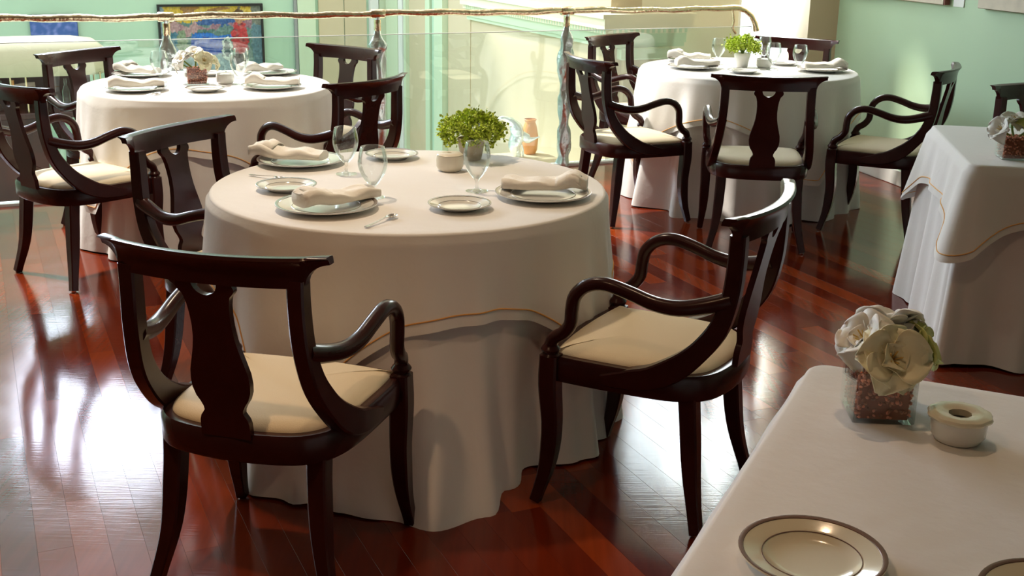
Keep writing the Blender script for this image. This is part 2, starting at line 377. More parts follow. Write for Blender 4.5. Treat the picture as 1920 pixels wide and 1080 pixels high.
# ---------------------------------------------------------------- glass balustrade
def balustrade():
    t = empty('glass_balustrade', EN(0, .028), ENROT, label='glass balustrade with rippled bronze handrail and sculpted silver posts at the floor edge', cat='balustrade')
    posts = [-.55, .935, 2.207, 3.518]
    H = 1.035
    rng = random.Random(3)
    ends = [-3.0]+posts+[4.82]
    path = []; n = 150
    for i in range(n):
        e = -3.0+(4.82+3.0)*i/(n-1); path.append((e, .004*math.sin(e*9), H+.004*math.sin(e*5.3+1)+.003*math.sin(e*17)))
    path += [(4.87, 0, H+.002), (4.93, 0, H-.018), (4.985, 0, H-.055), (5.02, 0, H-.11), (5.035, 0, H-.16)]
    rad = [.0205+.0022*math.sin(i*.9)+.0015*rng.uniform(-1, 1) for i in range(len(path))]
    MB().sweep(path, lambda i: circ(rad[i], 10), ref=(0, 0, 1)).obj('handrail', 'bronze', t, ang=80)
    for e in posts:
        MB().lathe([(.026, -.045), (.0285, -.04), (.0285, .04), (.026, .045)], 14).obj('collar', 'bronze', t).matrix_local = Matrix.Translation((e, 0, H)) @ Matrix.Rotation(PI/2, 4, 'Y')
        prof = [(.046, 0), (.048, .02), (.038, .05)]
        z = .07
        while z < .86: prof.append((.041+.007*math.sin(z*23+e*3)+rng.uniform(-.004, .004)+.008*math.exp(-((z-.72)/.12)**2), z)); z += .03
        prof += [(.032, .88), (.022, .905), (.020, .93), (.015, .95), (.018, .97), (.015, .985), (.019, 1.0), (.019, H-.012)]
        p_ = MB().lathe(prof, 18, wob=lambda a, z: 1+.16*math.sin(3*a+z*19)+.10*math.sin(5*a-z*31)).obj('post', 'silver', t, ang=70); p_.location = (e, 0, 0)
        c = MB().lathe([(.0205, .93), (.0225, .945), (.021, .965), (.0225, .985), (.0205, 1.0)], 14).obj('neck_ring', 'bronze', p_)
    b = [-3.0]+posts+[5.0]
    for a, c in zip(b, b[1:]):
        MB().cbox(a+.012, c-.012, -.005, .005, .018, .905, .001).obj('glass_panel', 'pane', t, smooth=False)
        MB().cbox(a+.012, c-.012, -.0055, .0055, .9055, .9095, .001).obj('polished_edge', 'trim_white', t, smooth=False)
    # iron scroll at the free end
    sc = spline([(4.82, 0, H-.015), (4.835, 0, .95), (4.83, .0, .90), (4.86, 0, .86)], 14)
    MB().sweep(sc, lambda i: circ(.009, 8), ref=(0, 1, 0)).obj('end_scroll', 'bronze', t)
    MB().cbox(-3.0, 5.05, -.02, .02, -.012, .0175, .003).obj('base_channel', 'silver', t, smooth=False)
balustrade()

# ---------------------------------------------------------------- armchair prototype
def make_chair():
    c = empty('armchair', (0, 0, 0), 0)
    W = 'mahogany'
    # crest rail
    us = [-1+.024*k for k in range(9)]+[-.8+1.6*k/24 for k in range(25)]+[.808+.024*k for k in range(9)]; nu = len(us)
    def crest(i, j):
        u = us[i]; x = .279*u; ax = abs(x)
        yc = -.3150+.052*u*u
        zt = .902-.004*math.cos(u*PI/2)
        zb = .828 if ax < .226 else .828+.054*math.sqrt(max(0, 1-(1-min(1, (ax-.226)/.053))**2))
        th_t, th_b = .026, .022
        prof = [(-.5, 0), (-.5, .5), (-.62, .72), (-.95, .90), (-.75, 1.0), (-.1, 1.0), (.35, .94), (.45, .75), (.5, .5), (.5, 0)]   # (offset, height) back to front
        a, b = prof[j]; th = th_b+(th_t-th_b)*b
        return (x, yc+a*th-.006*b, zb+(zt-zb)*b)
    b = MB(); b.grid(nu, 10, crest)
    m = 10
    for i in range(nu-1): b.f.append((i*m+9, (i+1)*m+9, (i+1)*m, i*m))
    b.f.append(tuple(range(m))); b.f.append(tuple((nu-1)*m+k for k in range(m)))
    b.obj('crest_rail', W, c)
    # stiles, sweeping forward into the side rails
    for s in (-1, 1):
        pts = [(.207*s, -.281, .846), (.207*s, -.280, .78), (.211*s, -.274, .69), (.219*s, -.252, .605), (.228*s, -.212, .54), (.236*s, -.155, .482), (.240*s, -.085, .440), (.240*s, -.01, .420), (.238*s, .06, .408)]
        path = spline(pts, 30)
        dep = [(0, .042), (.25, .045), (.5, .056), (.68, .068), (.82, .062), (.93, .045), (1, .03)]
        MB().sweep(path, lambda i: rrect(.041, interp(dep, i/29), .22)).obj('stile', W, c)
    # vase-shaped splat with half-moon notch
    rows = [(.834,.064),(.828,.067),(.82,.071),(.812,.070),(.806,.066),(.802,.062),(.799,.059),(.79,.056),(.775,.0525),(.75,.050),(.72,.0495),(.69,.052),(.66,.058),(.63,.066),(.605,.0725),(.58,.0745),(.56,.073),(.54,.066),(.525,.056),(.513,.050),(.505,.049),(.50,.052),(.49,.059),(.478,.0625),(.46,.063),(.44,.063)]
    notch = {.834:.031, .828:.031, .82:.0295, .812:.0255, .806:.020, .802:.013, .799:.005}
    b = MB()
    for side in (-.0085, .0085):
        for (z, wd) in rows:
            hw = notch.get(z, .005); y = -.314+side+(.834-z)*.155+.010*math.sin((.834-z)/.39*PI)
            for x in (-wd, -hw, hw, wd): b.v.append((x, y, z))
    nr = len(rows)
    for sd_ in (0, 1):
        o_ = sd_*nr*4
        for i in range(nr-1):
            for k in range(3):
                if k == 1 and rows[i+1][0] >= .799: continue
                b.f.append((o_+i*4+k, o_+i*4+k+1, o_+(i+1)*4+k+1, o_+(i+1)*4+k))
    for i in range(nr-1):
        for k in (0, 3): b.f.append((i*4+k, (i+1)*4+k, nr*4+(i+1)*4+k, nr*4+i*4+k))
        if rows[i+1][0] >= .799:
            for k in (1, 2): b.f.append((i*4+k, (i+1)*4+k, nr*4+(i+1)*4+k, nr*4+i*4+k))
    kk = [i for i, r in enumerate(rows) if r[0] == .799][0]; b.f.append((kk*4+1, kk*4+2, nr*4+kk*4+2, nr*4+kk*4+1))
    b.obj('splat', W, c)
    # seat frame: bowed front, rounded back
    def loop(inset):
        pts = [(.243,.232),(.252,.16),(.252,.05),(.248,-.06),(.236,-.14),(.205,-.200),(.14,-.240),(0,-.258)]
        P = [(x, y) for x, y in pts]; P = P + [(-x, y) for x, y in reversed(P[:-1])]; n0 = 4
        fr = [(-.243+.486*k/6, .232+.018*(1-((k-3)/3)**2)) for k in range(1, 6)]
        L = spline([(x, y, 0) for x, y in P], 46); L = [(v.x, v.y) for v in L]+fr
        out = []; n = len(L)
        for i in range(n):
            a, d = Vector((*L[i-1], 0)), Vector((*L[(i+1) % n], 0)); t = (d-a).normalized(); nn = Vector((-t.y, t.x, 0))
            q = Vector((*L[i], 0)); 
            if nn.dot(q) > 0: nn = -nn
            q = q+nn*inset; out.append((q.x, q.y))
        return out
    b = MB(); prof = [(0, .378), (-.003, .384), (-.003, .438), (.004, .449), (.028, .449), (.034, .444), (.034, .378)]
    Ls = [[(x, y, z) for x, y in loop(i_)] for i_, z in prof]; n = len(Ls[0])
    for L_ in Ls: b.v += L_
    for r_ in range(len(prof)):
        r2 = (r_+1) % len(prof)
        for k in range(n): k2 = (k+1) % n; b.f.append((r_*n+k, r_*n+k2, r2*n+k2, r2*n+k))
    b.obj('seat_frame', W, c)
    # upholstered seat
    base = loop(.024); b = MB(); cx, cy = 0, -.01
    rings = [(1.0, .425), (1.0, .446), (.985, .455), (.94, .463), (.85, .470), (.65, .477), (.4, .480), (.15, .481)]
    for s_, z in rings: b.v += [(cx+(x-cx)*s_, cy+(y-cy)*s_, z) for x, y in base]
    n = len(base)
    for r_ in range(len(rings)-1):
        for k in range(n): k2 = (k+1) % n; b.f.append((r_*n+k, r_*n+k2, (r_+1)*n+k2, (r_+1)*n+k))
    b.f.append(tuple((len(rings)-1)*n+k for k in range(n))); b.f.append(tuple(range(n-1, -1, -1)))
    so = b.obj('seat', 'fabric', c, ang=60); so['label'] = 'cream upholstered seat'
    # legs
    for s in (-1, 1):
        fp = spline([(.245*s, .212, .452), (.246*s, .212, .36), (.246*s, .203, .24), (.249*s, .213, .12), (.257*s, .243, .007)], 18)
        fs_ = [(0, .052), (.2, .054), (.55, .048), (1, .030)]
        g = MB().sweep(fp, lambda i: rrect(interp(fs_, i/17), interp(fs_, i/17), .2)).obj('leg', W, c)
        MB().lathe([(.010, 0), (.011, .002), (.011, .009)], 10, .257*s, .243).obj('glide', 'cutlery', g)
        rp = spline([(.190*s, -.170, .40), (.192*s, -.180, .30), (.204*s, -.198, .15), (.236*s, -.230, .007)], 16)
        rs_ = [(0, .050), (.4, .048), (1, .032)]
        g = MB().sweep(rp, lambda i: rrect(interp(rs_, i/15), interp(rs_, i/15), .2)).obj('leg', W, c)
        MB().lathe([(.010, 0), (.011, .002), (.011, .009)], 10, .236*s, -.230).obj('glide', 'cutlery', g)
        # arms: rise from the stile, roll over and drop in an S to the turned knob
        ap = spline([(.212*s, -.272, .674), (.228*s, -.215, .656), (.247*s, -.150, .643), (.259*s, -.085, .648), (.265*s, -.015, .669), (.267*s, .052, .683), (.267*s, .103, .671), (.265*s, .137, .637), (.263*s, .146, .595), (.260*s, .150, .555), (.255*s, .172, .524), (.250*s, .202, .503), (.246*s, .213, .480), (.246*s, .214, .466)], 46)
        sc = [(0, 1.3), (.12, 1.15), (.3, 1), (.8, .98), (1, .95)]
        MB().sweep(ap, lambda i: [(u*interp(sc, i/45), v*interp(sc, i/45)) for u, v in circ(.0190, 10, 1.05)]).obj('arm', W, c, ang=60)
        MB().lathe([(.022, .444), (.027, .450), (.022, .457), (.026, .464), (.0275, .469), (.024, .475), (.019, .480), (.017, .488)], 18, .246*s, .2135).obj('knob', W, c)
    return c
chairs = [   # heading (deg), x, y, label
 (74.0, -.581, 2.765, 'mahogany armchair with its splat to the open parquet, facing the leafy-plant table slantwise'),
 (153.4, .410, 3.195, 'mahogany armchair drawn out between the leafy-plant table and the ashtray table'),
 (-25.2, -.902, 3.936, 'mahogany armchair tucked deep under the leafy-plant table, facing the plant'),
 (146.9, -.905, 5.575, 'mahogany armchair behind the leafy-plant table, facing the table with pebble vase and cup'),
 (50.8, -1.963, 5.300, 'mahogany armchair standing clear on pale floor reflections, facing the vase-of-blooms table'),
 (-28.1, -2.081, 6.250, 'mahogany armchair tucked between the vase-of-blooms table and the glass, in front of the cream canopy'),
 (-125.3, -1.137, 6.603, 'mahogany armchair between a balustrade post and the vase-of-blooms table'),
 (24.4, .649, 6.607, 'mahogany armchair in front of a silver post, sideways at the table beside the green wall'),
 (-40.7, .833, 7.675, 'reddish sunlit mahogany armchair close to the glass, half hidden behind another armchair'),
 (-122.8, 1.674, 7.623, 'mahogany armchair behind the small plant and wine glasses, backed by the tall bright window'),
 (84.2, 1.256, 6.074, 'mahogany armchair with its whole back showing, at the bright table beside the green wall'),
 (150.8, 2.014, 6.432, 'mahogany armchair in profile against the green wall, arms toward the bright round table'),
 (-66.0, 2.575, 5.400, 'mahogany armchair behind the draped square table, mostly hidden by the white blooms'),
]
proto = make_chair()
for i, (th, x, y, lab) in enumerate(chairs):
    o = proto if i == 0 else copy_tree(proto)
    o.location = (x, y, 0); o.rotation_euler = (0, 0, R(th-90)); tag(o, lab, 'chair', 'mahogany armchairs around the tables')

# ---------------------------------------------------------------- tables and cloths
TZ = .769
def skirt(b, outline, nt, top, drop, offs, nd=22, rim=.014, lift=0):
    """outline(k)->(x,y,nx,ny); drop(k) cloth length; offs(k,d) outward offset at distance d below the top"""
    O_ = [outline(k) for k in range(nt)]; cx = sum(o[0] for o in O_)/nt; cy = sum(o[1] for o in O_)/nt
    rows = []
    for s in (.0, .3, .55, .75, .88, .95):
        rows.append([(cx+(x-nx*rim-cx)*s, cy+(y-ny*rim-cy)*s, top) for x, y, nx, ny in O_])
    for a in (0, 22, 45, 68, 90):
        rows.append([(x-nx*rim*(1-math.sin(R(a))), y-ny*rim*(1-math.sin(R(a))), top-rim*(1-math.cos(R(a)))) for x, y, nx, ny in O_])
    for j in range(1, nd+1):
        row = []
        for k, (x, y, nx, ny) in enumerate(O_):
            d = rim+(drop(k)-rim)*j/nd; q = offs(k, d); row.append((x+nx*q, y+ny*q, top-d))
        rows.append(row)
    o = len(b.v)
    for r_ in rows: b.v += r_
    for i in range(len(rows)-1):
        for k in range(nt):
            k2 = (k+1) % nt; b.f.append((o+i*nt+k, o+i*nt+k2, o+(i+1)*nt+k2, o+(i+1)*nt+k))
    return b
def seam(outline, nt, top, drop, offs, inset=.032):
    path = []
    for k in range(nt):
        x, y, nx, ny = outline(k); d = drop(k)-inset; q = offs(k, d)+.0012; path.append((x+nx*q, y+ny*q, top-d))
    return MB().sweep(path, lambda i: circ(.0022, 6), ref=(0, 0, 1), closed=True)
def angdiff(a, b): return (a-b+180) % 360-180
def round_table(cx, cy, rad, corner, table, labels, seed, fe=1.5, rip=1.4):
    rng = random.Random(seed); nt = 288
    t = empty('round_table', (cx, cy, 0), 0, label=labels[0], cat='table')
    MB().lathe([(rad-.03, TZ-.04), (rad-.022, TZ-.036), (rad-.022, TZ-.012), (rad-.03, TZ-.008)], 64).obj('tabletop', 'dark_wood', t)
    MB().lathe([(.06, .03), (.05, .1), (.04, .3), (.05, .6), (.10, TZ-.04)], 24).obj('pedestal', 'dark_wood', t)
    MB().lathe([(.19, 0), (.19, .015), (.10, .03), (.06, .05)], 32).obj('base', 'dark_wood', t)
    ph = [rng.uniform(0, 6.28) for _ in range(4)]
    deg = lambda k: -180+360*k/nt
    def outline(k): a = R(deg(k)); return (rad*math.cos(a), rad*math.sin(a), math.cos(a), math.sin(a))
    tab = sorted(table); tab = [(a-360, v) for a, v in tab]+tab+[(a+360, v) for a, v in tab]
    def ofs(k, d):
        a = deg(k); f = min(1, d/(TZ-.01)); g = interp(tab, a)
        return g*f**fe+rip*.010*f*math.sin(R(a)*17+ph[0])+rip*.007*f*math.sin(R(a)*29+ph[1])+.003*min(1, d/.03)
    def dr(k): a = R(deg(k)); return TZ-.002-.010*(1+math.sin(a*5+ph[2]))*.5
    u = skirt(MB(), outline, nt, TZ-.0035, dr, ofs, 26, rim=.009).obj('tablecloth', 'linen', None, ang=180); u.location = (cx, cy, 0); tag(u, labels[1], 'tablecloth', 'floor-length round cloths')
    half = rad+.245
    def dro(k):
        a = R(deg(k)-corner+45); q = half/max(abs(math.cos(a)), abs(math.sin(a))); return min(q, half*1.36)-rad+.006*math.sin(a*9+ph[3])
    def ofo(k, d):
        a = deg(k); c = abs(angdiff((a-corner) % 90, 0)); c = min(c, 90-c) if c > 45 else c
        m = min(abs(angdiff(a, corner+90*j)) for j in range(4))
        f = min(1, d/.6)
        return ofs(k, d)+.006+.034*f*(.5+.5*math.cos(R(m)*9))*math.exp(-(m/38)**2)+.011*f*(1+math.sin(R(a)*13+ph[1]))+.006*f*(1+math.sin(R(a)*31+ph[0]))
    v = skirt(MB(), outline, nt, TZ, dro, ofo, 22, rim=.011).obj('overlay_cloth', 'linen_top', None, ang=180); v.location = (cx, cy, 0); tag(v, labels[2], 'tablecloth', 'square overlay cloths with orange stitching')
    seam(outline, nt, TZ, dro, ofo).obj('hem_stitch', 'stitch', v)
main_tab = [(-175,.05),(-160,.12),(-145,.06),(-130,.09),(-120,.15),(-111,.17),(-106,.11),(-100,.165),(-88,.20),(-77,.235),(-70,.20),(-62,.06),(-52,.00),(-46,-.005),(-38,.06),(-32,.09),(-24,.035),(-14,.04),(-4,.09),(8,.04),(25,.10),(45,.04),(65,.10),(85,.05),(105,.1),(125,.04),(145,.1),(165,.05)]
rear_tab = [(-170,.07),(-155,.03),(-140,.08),(-128,.05),(-112,.10),(-95,.05),(-80,.10),(-62,.04),(-45,.09),(-25,.03),(0,.08),(30,.03),(60,.08),(90,.03),(120,.08),(150,.03),(165,.06)]
right_tab = [(-175,.10),(-162,.04),(-150,.14),(-138,.06),(-126,.15),(-112,.08),(-98,.16),(-84,.18),(-72,.09),(-60,.13),(-45,.05),(-28,.09),(-10,.03),(15,.08),(45,.03),(75,.08),(105,.03),(135,.08),(160,.05)]
round_table(-.335, 3.758, .632, -25, main_tab, ('dark pedestal table under white cloths carrying the leafy plant and candle jar', 'white floor-length cloth pooling in scallops under the leafy-plant table setting', 'square white overlay with orange stitching on the leafy-plant table'), 1)
round_table(-1.575, 6.109, .623, -40, rear_tab, ('dark pedestal table under white cloths carrying the vase of blooms beside the glass', 'white floor-length round cloth on the vase-of-blooms table beside the glass', 'square white overlay on the vase-of-blooms table beside the glass'), 2, 1.3, 1.2)
round_table(1.395, 7.214, .643, -70, right_tab, ('dark pedestal table under bright white cloths beside the green wall', 'bright white floor-length round cloth of the table beside the green wall', 'bright white overlay cloth of the round table beside the green wall'), 3, 1.05, 1.5)

def square_table(corner_xy, ang, wd, dp, labels, seed, odrop=.21, cextra=.17, cflare=.055):
    """corner = near-left/ far-left corner given, local x to the right, y away"""
    rng = random.Random(seed); ph = [rng.uniform(0, 6.28) for _ in range(4)]
    ca, sa = math.cos(ang), math.sin(ang)
    cx = corner_xy[0]+ca*wd/2-sa*dp/2; cy = corner_xy[1]+sa*wd/2+ca*dp/2
    t = empty('square_table', (cx, cy, 0), ang, label=labels[0], cat='table')
    MB().box(-wd/2+.02, wd/2-.02, -dp/2+.02, dp/2-.02, TZ-.04, TZ-.008).obj('tabletop', 'dark_wood', t, smooth=False)
    lm = MB().cbox(-.025, .025, -.025, .025, 0, TZ-.04, .003).mesh('leg', 'dark_wood', smooth=False)
    for sx in (-1, 1):
        for sy in (-1, 1): link('leg', lm, t).location = (sx*(wd/2-.07), sy*(dp/2-.07), 0)
    cr = .045; per = []
    for q, (sx, sy) in enumerate(((1, -1), (1, 1), (-1, 1), (-1, -1))):
        for k in range(13): a = R(-90+90*q+90*k/12); per.append((sx*(wd/2-cr)+cr*math.cos(a), sy*(dp/2-cr)+cr*math.sin(a), math.cos(a), math.sin(a), 1-abs(k-6)/6*.0, True))
        nx_, ny_ = [(1, 0), (0, 1), (-1, 0), (0, -1)][q]
        for k in range(1, 36):
            s = k/36
            if q == 0: pt = (wd/2, -dp/2+cr+(dp-2*cr)*s)
            elif q == 1: pt = (wd/2-cr-(wd-2*cr)*s, dp/2)
            elif q == 2: pt = (-wd/2, dp/2-cr-(dp-2*cr)*s)
            else: pt = (-wd/2+cr+(wd-2*cr)*s, -dp/2)
            per.append((*pt, nx_, ny_, 0, False))
    nt = len(per)
    # smooth the normals so that the corner drape fans out softly
    nrm = [Vector((q[2], q[3], 0)) for q in per]
    for _ in range(10): nrm = [(nrm[i-1]+nrm[i]*2+nrm[(i+1) % nt]).normalized() for i in range(nt)]
    cprox = []
    for i, q in enumerate(per):
        dx = wd/2-abs(q[0]); dy = dp/2-abs(q[1]); cprox.append(math.exp(-((dx+dy)/.10)**1.3))
    out = lambda k: (per[k][0], per[k][1], nrm[k].x, nrm[k].y)
    s_ = lambda k: k/nt*2*PI
    def ofs(k, d): f = d/TZ; return .035*f+.03*cprox[k]*f+.022*f*math.sin(s_(k)*14+ph[0])+.012*f*math.sin(s_(k)*27+ph[1])+.003
    u = skirt(MB(), out, nt, TZ-.0035, lambda k: TZ-.004-.008*(1+math.sin(s_(k)*6+ph[2])), ofs, 20).obj('tablecloth', 'linen', None, ang=180)
    u.location = (cx, cy, 0); u.rotation_euler = (0, 0, ang); tag(u, labels[1], 'tablecloth', 'floor-length cloths on square tables')
    dro = lambda k: odrop+cextra*cprox[k]
    def ofo(k, d): return ofs(k, d)+.006+(.02+cflare*cprox[k])*d/(odrop+cextra)+.006*(1+math.sin(s_(k)*17+ph[3]))*d/.3
    v = skirt(MB(), out, nt, TZ, dro, ofo, 14, rim=.012).obj('overlay_cloth', 'linen_top', None, ang=180)
    v.location = (cx, cy, 0); v.rotation_euler = (0, 0, ang); tag(v, labels[2], 'tablecloth', 'square overlay cloths with orange stitching')
    seam(out, nt, TZ, dro, ofo, .028).obj('hem_stitch', 'stitch', v)
square_table((1.66, 4.27), R(-10), .95, .95, ('dark square table hidden under white cloths near the green wall', 'white floor-length cloth of the square table standing near the green wall', 'white overlay with a draped corner point on the square table near the green wall'), 4)
a_ = R(-24.7); L_ = 1.05
square_table((.592-math.sin(R(24.7))*L_, 2.198-math.cos(R(24.7))*L_), a_, 1.05, L_, ('dark square table under white cloths carrying the ashtray and pebble vase', 'white floor-length cloth of the table with ashtray and pebble vase', 'plain white overlay under the ashtray, brown-rimmed plates and pebble vase'), 5)

# ---------------------------------------------------------------- tableware
def plate_meshes(rad, china, band, line):
    r = rad
    body = MB().lathe([(.0, .0035), (r*.45, .0035), (r*.6, .005), (r*.66, .010), (r*.72, .0125), (r*.97, .0185), (r, .0195), (r, .0170), (r*.97, .0160), (r*.70, .008), (r*.60, .001), (r*.55, 0), (.0001, 0)], 56, close=False).mesh('plate_body', china, ang=70)
    bandm = MB().lathe([(r*.925, .01760), (r*.93, .0186), (r*.99, .0201), (r*.998, .0198), (r*.99, .0190)], 56, close=False).mesh('rim_band', band)
    lm = MB().lathe([(r*.665, .0105), (r*.667, .0116), (r*.678, .0117), (r*.68, .0108)], 56, close=False).mesh('inner_line', line)
    return body, bandm, lm
big = plate_meshes(.150, 'porcelain', 'platinum', 'platinum'); small = plate_meshes(.095, 'porcelain', 'platinum', 'platinum')
creamp = plate_meshes(.098, 'cream_china', 'taupe_band', 'taupe_band')
TS = TZ+.0005
def plate(x, y, kind, label, group, z=TS):
    t = empty('dinner_plate' if kind is big else 'bread_plate' if kind is small else 'side_plate', (x, y, z), 0, label=label, cat='plate', group=group)
    link('plate_body', kind[0], t); link('rim_band', kind[1], t); link('inner_line', kind[2], t); return t
def napkin_mesh(seed, ln=.265, wd=.098):
    rng = random.Random(seed); ns, mc = 26, 20; ph = [rng.uniform(0, 6.28) for _ in range(4)]
    def fn(i, j):
        s = i/(ns-1); a = 2*PI*j/mc; ca, sa = math.cos(a), math.sin(a)
        w_ = wd/2*(1-.14*math.sin(s*5+ph[0]))*(1 if .03 < s < .97 else .9); h = .017*(1+.35*math.exp(-((s-.18)/.16)**2)-.15*s)
        x = (s-.5)*ln; y = math.copysign(abs(ca)**.55, ca)*w_+.008*math.sin(s*4+ph[1]); z = math.copysign(abs(sa)**.6, sa)*h
        z += .004*math.sin(y*90+s*7+ph[2])*(sa > 0)+.003*math.sin(s*16+ph[3])*(sa > 0)
        bend = .016*math.exp(-((s-.15)/.12)**2)
        return (x, y, h+z*1.0+bend*.5)
    b = MB(); b.grid(ns, mc, fn)
    for i in range(ns-1): b.f.append((i*mc+mc-1, (i+1)*mc+mc-1, (i+1)*mc, i*mc))
    b.f.append(tuple(range(mc))); b.f.append(tuple((ns-1)*mc+k for k in range(mc)))
    def flap(i, j):   # upper folded layer lying over part of the roll
        s = .06+.30*i/9; u = -1+2*j/9; zz = fn(int(s*(ns-1)), 5)[2]
        return ((s-.5)*ln, u*wd*.53, zz+.004-.020*abs(u)**5+.002*math.sin(u*6+i*.8))
    f = MB(); f.grid(10, 10, flap)
    return b.mesh('napkin_roll', 'napkin', ang=60), f.mesh('fold_flap', 'napkin', ang=80)
naps = [napkin_mesh(s) for s in (11, 12, 13)]
def napkin(x, y, rz, k, label, group, z=TS+.018):
    t = empty('folded_napkin', (x, y, z), rz, label=label, cat='napkin', group=group)
    link('napkin_roll', naps[k][0], t); f = link('fold_flap', naps[k][1], t)
    md = f.modifiers.new('thick', 'SOLIDIFY'); md.thickness = .003
    return t
def spoon_mesh():
    b = MB(); L = [( -.075, .0055, .004), (-.07, .0065, .004), (-.03, .0035, .006), (.02, .0028, .010), (.038, .004, .010)]
    path = spline([(x, 0, z) for x, _, z in L], 14); wt = [(x, w_) for x, w_, _ in L]
    b.sweep(path, lambda i: rrect(.0016, 2*interp(wt, path[i].x), .3), ref=(0, 0, 1))
    h = b.mesh('handle', 'cutlery')
    g = MB(); nu, nv = 14, 9
    def fn(i, j):
        a = 2*PI*i/nu; r = j/(nv-1); x = .058+.024*r*math.cos(a)*(1 if math.cos(a) > 0 else 1.0); y = .0145*r*math.sin(a)
        return (x, y, .0022+.0065*r*r)
    g.grid(nu, nv, fn, cu=True)
    return h, g.mesh('bowl', 'cutlery', ang=80)
spn = spoon_mesh()
def spoon(x, y, rz, label):
    t = empty('teaspoon', (x, y, TS), rz, label=label, cat='spoon', group='silver teaspoons'); link('handle', spn[0], t); b = link('bowl', spn[1], t)
    md = b.modifiers.new('thick', 'SOLIDIFY'); md.thickness = .0012
def glass_mesh(h, r, stem, open_):
    hb = h-stem; prof = []
    for k in range(15):
        s = k/14; rr = r*math.sin(PI*min(1, .06+s*.60)**.85) if s < .62 else r*(1-(1-open_)*((s-.62)/.38)**1.4)
        prof.append((rr, stem+hb*s))
    mx = max(p[0] for p in prof[:9]); prof = [(p[0]*(r/mx) if i < 9 else p[0], p[1]) for i, p in enumerate(prof)]
    inner = [(max(.001, a-.0011), z+.0012) for a, z in reversed(prof)]
    bowl = MB().lathe([(.004, stem-.002)]+prof+inner, 36, close=False).mesh('bowl', 'crystal', ang=80)
    st = MB().lathe([(.036, .0), (.036, .0015), (.018, .004), (.006, .009), (.0042, .02), (.0038, stem*.6), (.006, stem-.008), (.0105, stem-.001)], 32).mesh('stem', 'crystal', ang=70)
    return bowl, st
gl_w = glass_mesh(.157, .043, .042, .84); gl_g = glass_mesh(.157, .046, .040, .80); gl_s = glass_mesh(.15, .042, .040, .80)
def wineglass(x, y, k, label, group):
    t = empty('wine_glass', (x, y, TS), 0, label=label, cat='wine glass', group=group); link('bowl', k[0], t); link('stem', k[1], t)

# leafy plants in pots
def plant(x, y, sc, seed, label, pot_r=.045, pot_h=.085, crown=.115, leaves=1150, potmat='terracotta', height=1.0, lift=.18, low=-.5):
    rng = random.Random(seed); t = empty('potted_plant', (x, y, TS), 0, label=label, cat='plant')
    MB().lathe([(pot_r*.68, 0), (pot_r*.74, .004), (pot_r*.95, pot_h*.75), (pot_r, pot_h*.97), (pot_r*.97, pot_h), (pot_r*.88, pot_h), (pot_r*.84, pot_h*.85), (.001, pot_h*.84)], 28, close=False).obj('pot', potmat, t)
    sb = MB(); fb = MB(); cz = pot_h+crown*lift
    heads = []
    for i in range(105):
        a = rng.uniform(0, 2*PI); u = rng.uniform(low, 1); rr = rng.uniform(.72, 1.0)
        h = math.sqrt(max(0, 1-u*u)); p = Vector((crown*1.08*h*math.cos(a)*rr, crown*1.08*h*math.sin(a)*rr, cz+crown*.68*height*u*rr)); heads.append(p)
        if i % 2 == 0:
            q = spline([(0, 0, pot_h*.8), (p.x*.35, p.y*.35, cz), tuple(p*.97)], 6); sb.sweep(q, lambda i: circ(.0014, 5))
    per = leaves//50
    for p in heads:
        for _ in range(per):
            c = p+Vector((rng.gauss(0, 1), rng.gauss(0, 1), rng.gauss(0, 1)))*.0100
            d = (c-p); d = (d if d.length > 1e-4 else Vector((0, 0, 1))).normalized(); d = (d+(p-Vector((0, 0, cz))).normalized()*.7).normalized()
            s1 = d.orthogonal().normalized(); s2 = d.cross(s1); ang = rng.uniform(0, 6.28); s1, s2 = s1*math.cos(ang)+s2*math.sin(ang), s2*math.cos(ang)-s1*math.sin(ang)
            l_, w_ = rng.uniform(.010, .015), rng.uniform(.0055, .0078)
            vs_ = [c-d*l_*.5, c+s1*w_+s2*.0012, c+s2*.0024, c-s1*w_+s2*.0012, c+d*l_*.5, c-s2*.0012]
            fb.add(vs_, [(0, 1, 2), (0, 2, 3), (4, 2, 1), (4, 3, 2), (0, 5, 1), (0, 3, 5), (4, 1, 5), (4, 5, 3)])
    f = fb.obj('foliage', 'leaf', t); f['kind'] = 'stuff'
    s_ = sb.obj('stems', 'stem', t); s_['kind'] = 'stuff'
    return t

